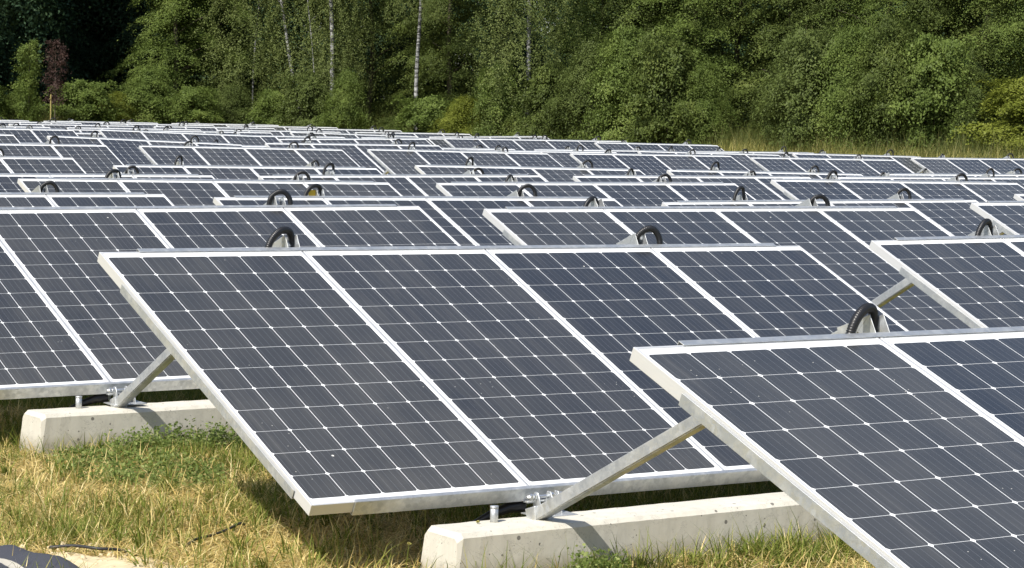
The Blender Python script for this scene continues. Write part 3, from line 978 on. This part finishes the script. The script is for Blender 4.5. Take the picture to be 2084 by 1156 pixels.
def birch_crown(H, R, seed, strands=620, leaf=.060, z0=.8):
    """Hanging twigs strung with small leaves."""
    r = np.random.default_rng(seed)
    global rng
    keep = rng; rng = r
    out = []
    for s in range(strands):
        u = r.random() ** .8
        z = z0 + (H - z0) * u
        a = r.uniform(0, 6.283); rr = R * (1 - .55 * u ** 2) * math.sqrt(r.uniform(.12, 1.0)) * (.82 + .18 * math.sin(3 * a + s % 5 + 5 * u))
        top = np.array([rr * math.cos(a), rr * math.sin(a), z])
        ln = r.uniform(.25, 1.0); m = int(ln * 62)
        w = np.sort(r.random(m))
        sway = r.normal(0, .34, 2)
        P = np.stack([top[0] + sway[0] * w + .05 * np.sin(w * 6 + s), top[1] + sway[1] * w, top[2] - ln * w], -1) + r.normal(0, .055, (m, 3))
        P = P[P[:, 2] > .1]; m = len(P)
        if not m: continue
        lf = leaf * r.uniform(.7, 1.3, m)
        nn = np.tile(np.array([math.cos(a) * .7, math.sin(a) * .7, .35]), (m, 1))
        out.append(leaves_from(P, nn, lf, lf * .62, .6))
    V = np.concatenate(out); rng = keep
    return V


def crown_mesh(name, V):
    n = len(V)
    return fast_mesh(name, V.reshape(-1, 3), np.arange(n * 4).reshape(n, 4))


def trunk_mesh(H, r0, r1, lean=(0, 0), wob=.06, limbs=8, R=1., seed=1, z0=.3, start=.15):
    q = MB(); rr = random.Random(seed)
    zs = [H * i / 16 for i in range(17)]
    pts = [(lean[0] * z + wob * math.sin(z * 1.1 + seed), lean[1] * z + wob * math.cos(z * .9 + seed), z) for z in zs]
    q.tube(pts, [r0 + (r1 - r0) * i / 16 for i in range(17)], 9)
    for k in range(limbs):
        i = int(16 * rr.uniform(start, .85)); p = Vector(pts[i]); a = rr.uniform(0, 6.283); ln = R * rr.uniform(.5, .95)
        r_ = (r0 + (r1 - r0) * i / 16) * .45
        lp = [p + Vector((math.cos(a), math.sin(a), 0)) * ln * u + Vector((0, 0, 1)) * ln * (.75 * u - .25 * u * u) for u in (0, .33, .66, 1.)]
        q.tube(lp, [r_, r_ * .7, r_ * .45, r_ * .15], 6)
    return q.mesh('trunk')


CR = {
    'shrubA': crown_mesh('crown', branch_crown('shrub', 2.4, 1.35, .25, 46, 8, 105, .062, 11, .24, .55, .45)),
    'shrubB': crown_mesh('crown', branch_crown('shrub', 2.6, 1.40, .25, 50, 8, 110, .055, 12, .25, .35, .65, 2.4)),
    'shrubC': crown_mesh('crown', branch_crown('shrub', 2.2, 1.50, .2, 46, 8, 84, .080, 13, .25, .6, .35, 1.5)),
    'treeA': crown_mesh('crown', branch_crown('round', 10., 2.5, .5, 105, 12, 105, .072, 21, .30, .55, .55)),
    'treeB': crown_mesh('crown', branch_crown('round', 11., 2.7, .4, 110, 12, 120, .062, 22, .34, .40, .75, 2.6)),
    'treeC': crown_mesh('crown', branch_crown('cone', 9.5, 2.6, .4, 100, 12, 100, .080, 23, .32, .30, .45, 1.9)),
    'wall': crown_mesh('crown', crown('round', 13.5, 3.3, .0, 52, 30, 60, .16, 24, .3, .62)),
    'column': crown_mesh('crown', crown('column', 3.5, .40, .7, 22, 11, 18, .075, 25, .1, .15)),
    'birchA': crown_mesh('crown', birch_crown(11., 1.9, 31, 1250, .062)),
    'birchB': crown_mesh('crown', birch_crown(12., 2.1, 32, 1500, .060, .5)),
}
q = crown('column', 3.7, .36, 1.35, 24, 7, 8, .075, 41, .05, .12)
CR['red'] = crown_mesh('crown', q)
TRK = {
    'stem': trunk_mesh(1.6, .025, .008, limbs=9, R=.9, seed=3), 'tree': trunk_mesh(9., .13, .03, limbs=14, R=1.8, seed=4),
    'wall': trunk_mesh(12., .20, .04, limbs=14, R=2.6, seed=5), 'sap': trunk_mesh(3.3, .022, .006, limbs=5, R=.3, seed=6, wob=.01),
}
for kx in TRK: TRK[kx].materials.append(M_BARK)


def tree(name, cat, label, px, d, ckey, mat, s=1., sz=None, trunk='stem', rz=0., group=None):
    x, y = at(px, d + deeper(px))
    root = empty(name, (x, y, gz(x, y) - .03), (0, 0, rz))
    tag(root, label, cat, group)
    c = link('crown', CR[ckey], root)
    if not CR[ckey].materials: CR[ckey].materials.append(mat)
    c.material_slots[0].link = 'OBJECT'; c.material_slots[0].material = mat
    c.scale = (s, s, sz or s)
    t = link('trunk', TRK[trunk], root); t.scale = (s, s, sz or s)
    return root


G1, G2, G3 = 'shrubs along the field edge', 'trees along the wood edge', 'tall trees of the wood behind'
# ---- shrubs, front line (photo column, depth)
for a in (
    (-40, 75.0, 'shrubC', L_MID, .80, 'low green shrub cut by the left edge under the narrow sapling'),
    (40, 76.0, 'shrubA', L_MID, .62, 'small bright shrub at the foot of the narrow green sapling'),
    (165, 76.0, 'shrubC', L_MID, .86, 'low wide shrub just right of the dark red sapling'),
    (235, 76.5, 'shrubB', L_YEL, .60, 'pale green low shrub between the red sapling and the layered tree'),
    (300, 76.8, 'shrubA', L_MID, .95, 'leafy shrub under the layered tree, beside the black gap in the wood'),
    (385, 76.5, 'shrubC', L_MID, .85, 'shrub at the foot of the layered tree'),
    (470, 77.0, 'shrubB', L_OLIVE, .82, 'olive shrub under the pale drooping birch'),
    (545, 76.5, 'shrubA', L_MID, .86, 'shrub in front of the leaning birch trunk'),
    (625, 76.6, 'shrubC', L_OLIVE, .85, 'brownish green shrub below the forked birch trunks'),
    (700, 76.6, 'shrubB', L_MID, .78, 'shrub right under the thicker white birch trunk'),
    (790, 76.0, 'shrubA', L_DEEP, .62, 'deep green shrub left of the single straight birch trunk'),
    (868, 75.8, 'shrubC', L_MID, 1.02, 'bushy shrub hiding the foot of the straight birch trunk'),
    (940, 75.5, 'shrubB', L_YEL, .90, 'yellowish shrub between the straight birch and the weeping birch'),
    (1010, 75.5, 'shrubA', L_MID, .82, 'shrub on the left under the weeping birch'),
    (1105, 75.0, 'shrubC', L_DEEP, .88, 'dark shrub on the right under the weeping birch'),
    (1190, 74.0, 'shrubB', L_OLIVE, .95, 'olive shrub right of the weeping birch'),
    (1265, 73.0, 'shrubA', L_MID, 1.05, 'tall rounded shrub above the far corner of the panels'),
    (1350, 72.0, 'shrubC', L_DEEP, 1.05, 'deep green shrub left of the dark hollow'),
    (1425, 71.5, 'shrubB', L_MID, .72, 'shrub leaning over the left side of the dark hollow'),
    (1575, 70.5, 'shrubA', L_DEEP, .62, 'dark shrub on the right side of the hollow'),
    (1640, 69.0, 'shrubC', L_OLIVE, 1.05, 'olive brown shrub above the dry grass strip'),
    (1720, 68.0, 'shrubB', L_MID, .98, 'mid green shrub behind the tallest dry grass'),
    (1800, 67.0, 'shrubA', L_DEEP, 1.05, 'dense dark shrub near the right end of the grass strip'),
    (1885, 66.5, 'shrubC', L_MID, 1.02, 'broad green shrub left of the dark pocket on the right'),
    (1965, 66.0, 'shrubB', L_DEEP, .72, 'low dark shrub before the yellow green bush'),
    (2075, 65.0, 'shrubC', L_YEL, 1.12, 'bright yellow green bush at the right edge'),
    (2030, 64.6, 'shrubB', L_YEL, .50, 'small yellow green shrub at the foot of the bright bush'),
    (2150, 64.0, 'shrubA', L_MID, 1.1, 'shrub just beyond the right edge'),
):
    px, d, ck, mt, s, lab = a
    if px > 2140: continue
    tree('shrub', 'shrub', lab, px, d, ck, mt, s, s * (1.5 if px in (625, 700) else .92 if px < 900 or mt is L_YEL else (1.45, .85, 1.15, 1.6, .95)[int(px) % 5]), 'stem', random.uniform(0, 6.28), G1)

# ---- trees of the edge
for a in (
    (350, 80.5, 'treeC', L_MID, .86, .86, 'layered mid green tree right of the black gap in the wood'),
    (440, 82.0, 'treeA', L_MID, .85, .95, 'leafy tree left of the pale drooping birch'),
    (745, 82.5, 'treeB', L_DEEP, .85, .95, 'dark tree between the two straight birch trunks'),
    (905, 82.0, 'treeA', L_DEEP, .85, .95, 'deep green tree right of the straight birch trunk'),
    (1215, 79.0, 'treeB', L_MID, .88, .9, 'broad tree right behind the weeping birch'),
    (1310, 78.0, 'treeC', L_OLIVE, .95, .9, 'olive tinted tree over the far corner of the panels'),
    (1400, 77.0, 'treeA', L_MID, .92, .9, 'mid green tree left above the dark hollow'),
    (1490, 77.5, 'treeB', L_DEEP, .95, .95, 'feathery deep green tree above the dark hollow'),
    (1590, 75.5, 'treeC', L_DEEP, .90, .9, 'deep green tree right above the dark hollow'),
    (1690, 74.5, 'treeA', L_OLIVE, .90, .9, 'tree with pale bare branches showing through its leaves'),
    (1790, 73.0, 'treeB', L_MID, .90, .9, 'mid green tree behind the right part of the grass strip'),
    (1890, 72.0, 'treeC', L_DEEP, .95, .9, 'deep green tree left of the bright yellow green bush'),
    (1990, 71.0, 'treeA', L_DEEP, .92, .9, 'dark tree behind the bright yellow green bush'),
    (2095, 70.0, 'treeB', L_MID, .92, .9, 'green tree at the right edge over the yellow green bush'),
):
    px, d, ck, mt, s, sz, lab = a
    tree('broadleaf_tree', 'tree', lab, px, d, ck, mt, s, sz, 'tree', random.uniform(0, 6.28), G2)

# ---- the wood behind
wl = ('tall dark tree at the far left, in deep shade', 'shaded dark tree left of the red sapling', 'black looking tree behind the red sapling', 'dark tree deep in the gap right of the red sapling',
      'tall dark tree behind the layered tree', 'tall dark tree behind the pale birch', 'tall dark tree behind the thick birch trunk', 'tall dark tree behind the straight birch trunk',
      'tall dark tree behind the weeping birch', 'tall dark tree over the far panel corner', 'tall dark tree behind the feathery tree', 'tall dark tree behind the pale branches',
      'tall dark tree behind the right grass strip', 'tall dark tree behind the far right bush')
for k, lab in enumerate(wl):
    px = (-60, 20, 130, 235, 380, 520, 660, 830, 1010, 1230, 1430, 1640, 1850, 2060)[k]
    d = (84, 88, 91, 88, 91, 92, 92, 92, 91, 89, 87, 85, 83, 82)[k]
    tree('forest_tree', 'tree', lab, px, d, 'wall', L_DARK, random.uniform(.92, 1.08), 1., 'wall', random.uniform(0, 6.28), G3)
tree('forest_tree', 'tree', 'tall dark tree added past the left edge to shade the wood', -150, 79, 'wall', L_DARK, 1.05, 1.1, 'wall', 1.0, G3)  # tree added for its shadow, which darkens the gap in the wood

# ---- birches
def birch(px, d, H, r0, lean, ck, s, label, forks=(), zoff=0., leafy=True, fwd=-.7):
    x, y = at(px, d + deeper(px))
    root = empty('birch_tree', (x, y, gz(x, y) - .03)); tag(root, label, 'birch tree', 'white birches of the wood edge')
    t = trunk_mesh(H, r0, .03, lean, .05, 6, 1.3, int(px), start=.5); t.materials.append(M_BIRCH)
    link('trunk', t, root)
    for fx, fH, fr, fl in forks:
        q = trunk_mesh(fH, fr, .015, fl, .04, 4, .8, int(px) + 7, start=.5); q.materials.append(M_BIRCH)
        f = link('side_trunk', q, root); f.location = (RGT[0] * fx, RGT[1] * fx, 0)
    if leafy:
        c = link('crown', CR[ck], root)
        if not CR[ck].materials: CR[ck].materials.append(L_BIRCH)
        c.scale = (s, s, 1.); c.location = (FWD[0] * fwd, FWD[1] * fwd, zoff)


def lean_r(k): return (RGT[0] * k, RGT[1] * k)


birch(618, 78.2, 10, .075, lean_r(-.19), 'birchA', .95, 'leaning birch with its trunk bending left, pale drooping leaves', (), .4, True, .25)
birch(676, 78.0, 11, .095, lean_r(-.045), 'birchA', .80, 'thicker white birch trunk beside the leaning one', ((-.5, 6.5, .024, lean_r(-.10)),), .8, True, .35)
birch(838, 77.6, 11, .075, lean_r(.02), 'birchB', .60, 'single straight white birch trunk standing before dark trees', (), 4.2)
birch(1062, 77.5, 12, .085, lean_r(.012), 'birchB', 1.0, 'weeping birch with long hanging twigs in the middle', (), 0., True, -1.7)
birch(505, 79.5, 10, .034, lean_r(.05), 'birchA', 1.0, 'pale drooping birch left of the leaning trunk', (), 0., True, -1.3)

# ---- saplings at the left
tree('sapling', 'sapling', 'narrow bright green sapling near the left edge', 55, 74.0, 'column', L_MID, 1.0, 1.0, 'sap', 0., 'young planted trees')
tree('sapling', 'sapling', 'dark red leaved sapling tied to a yellow stake', 108, 73.5, 'red', L_RED, 1.0, 1.0, 'sap', 0., 'young planted trees')
x, y = at(99, 73.3 + deeper(99))
q = MB(); q.tube([(0, 0, -.2), (.01, 0, .5), (.015, .0, 1.85)], [.024, .022, .020], 8); q.tube([(.0, -.03, 1.7), (.0, .05, 1.7)], .024, 8)
o = link('wooden_stake', q.mesh('wooden_stake'), mats=[M_STAKE]); o.location = (x, y, gz(x, y)); tag(o, 'yellowish wooden stake beside the dark red sapling', 'stake')


# bare pale branches on the right
def bare(px, d, label, n, seed, H):
    x, y = at(px, d); rr = random.Random(seed); q = MB()
    for k in range(n):
        a = rr.uniform(-.55, .55); b = rr.uniform(-.3, .3); h = H * rr.uniform(.7, 1.)
        pts = [(RGT[0] * a * z * .55 + .06 * math.sin(z * 2 + k), RGT[1] * a * z * .55 + b * z * .2, z) for z in np.linspace(0, h, 9)]
        q.tube(pts, [.019 - .0019 * i for i in range(9)], 6)
    o = link('bare_shrub', q.mesh('bare_shrub'), mats=[mat_simple('pale_twig', (.22, .20, .09), .9, 0, .3, 9)])
    o.location = (x, y, gz(x, y)); tag(o, label, 'shrub')


bare(1665, 73.6, 'bare pale branches fanning up among the leaves right of the hollow', 9, 4, 4.6)

# ---- tall grass along the field edge
def tall_strip(name, mat, n, x0, x1, y0, y1, h, label, lim):
    P = np.stack([rng.uniform(x0, x1, n), rng.uniform(y0, y1, n), np.zeros(n)], -1)
    e = np.maximum(P[:, 0] - 37.2, P[:, 1] - 64.0)
    u, v, w = project(P)
    k = (e > lim[0]) & (e < lim[1]) & (u > -250) & (u < 2350)
    P = on_ground(P[k]); m = len(P)
    cl = .6 + .5 * np.clip(patchiness(P[:, 0] % 9 - 3, P[:, 1] % 9 - 3), 0, 1)
    o = blades(name, P, rng.uniform(h[0], h[1], m) * cl, rng.uniform(.007, .016, m), rng.uniform(.0, .35, m), rng.uniform(0, 6.283, m), mat, .9, 3)
    tag(o, label, 'tall grass', None, 'stuff')


tall_strip('tall_dry_grass', G_TALL, 380000, 16, 46, 20, 76, (.30, .64), 'tall dry yellow grass between the panels and the trees', (.2, 6.0))
tall_strip('tall_green_grass', G_TALLG, 220000, 16, 50, 20, 80, (.6, 1.3), 'tall green grass at the foot of the shrubs', (2.8, 11.0))

# ------------------------------------------------------------------ light
d = np.array([.78, .27, -1.0]); d /= np.linalg.norm(d)
sun_data = bpy.data.lights.new('sun', 'SUN'); sun_data.energy = 4.6; sun_data.angle = math.radians(.53); sun_data.color = (1., .955, .88)
sun = bpy.data.objects.new('sun', sun_data); COL.objects.link(sun)
sun.rotation_euler = Vector(d).to_track_quat('-Z', 'Y').to_euler()
elev = math.asin(-d[2]); az = math.atan2(-d[0], -d[1])
w = bpy.data.worlds.new('World'); SC.world = w; w.use_nodes = True
nt = w.node_tree
sky = nt.nodes.new('ShaderNodeTexSky'); sky.sky_type = 'NISHITA'; sky.sun_disc = False
sky.sun_elevation = elev; sky.sun_rotation = az
sky.air_density = 1.0; sky.dust_density = 1.6; sky.ozone_density = 1.0
bg = nt.nodes['Background']; nt.links.new(sky.outputs[0], bg.inputs[0]); bg.inputs[1].default_value = .11
SC.view_settings.view_transform = 'Standard'; SC.view_settings.look = 'None'
SC.view_settings.exposure = .48; SC.view_settings.gamma = 1.0
try:
    SC.cycles.max_bounces = 8; SC.cycles.transparent_max_bounces = 4
except Exception: pass
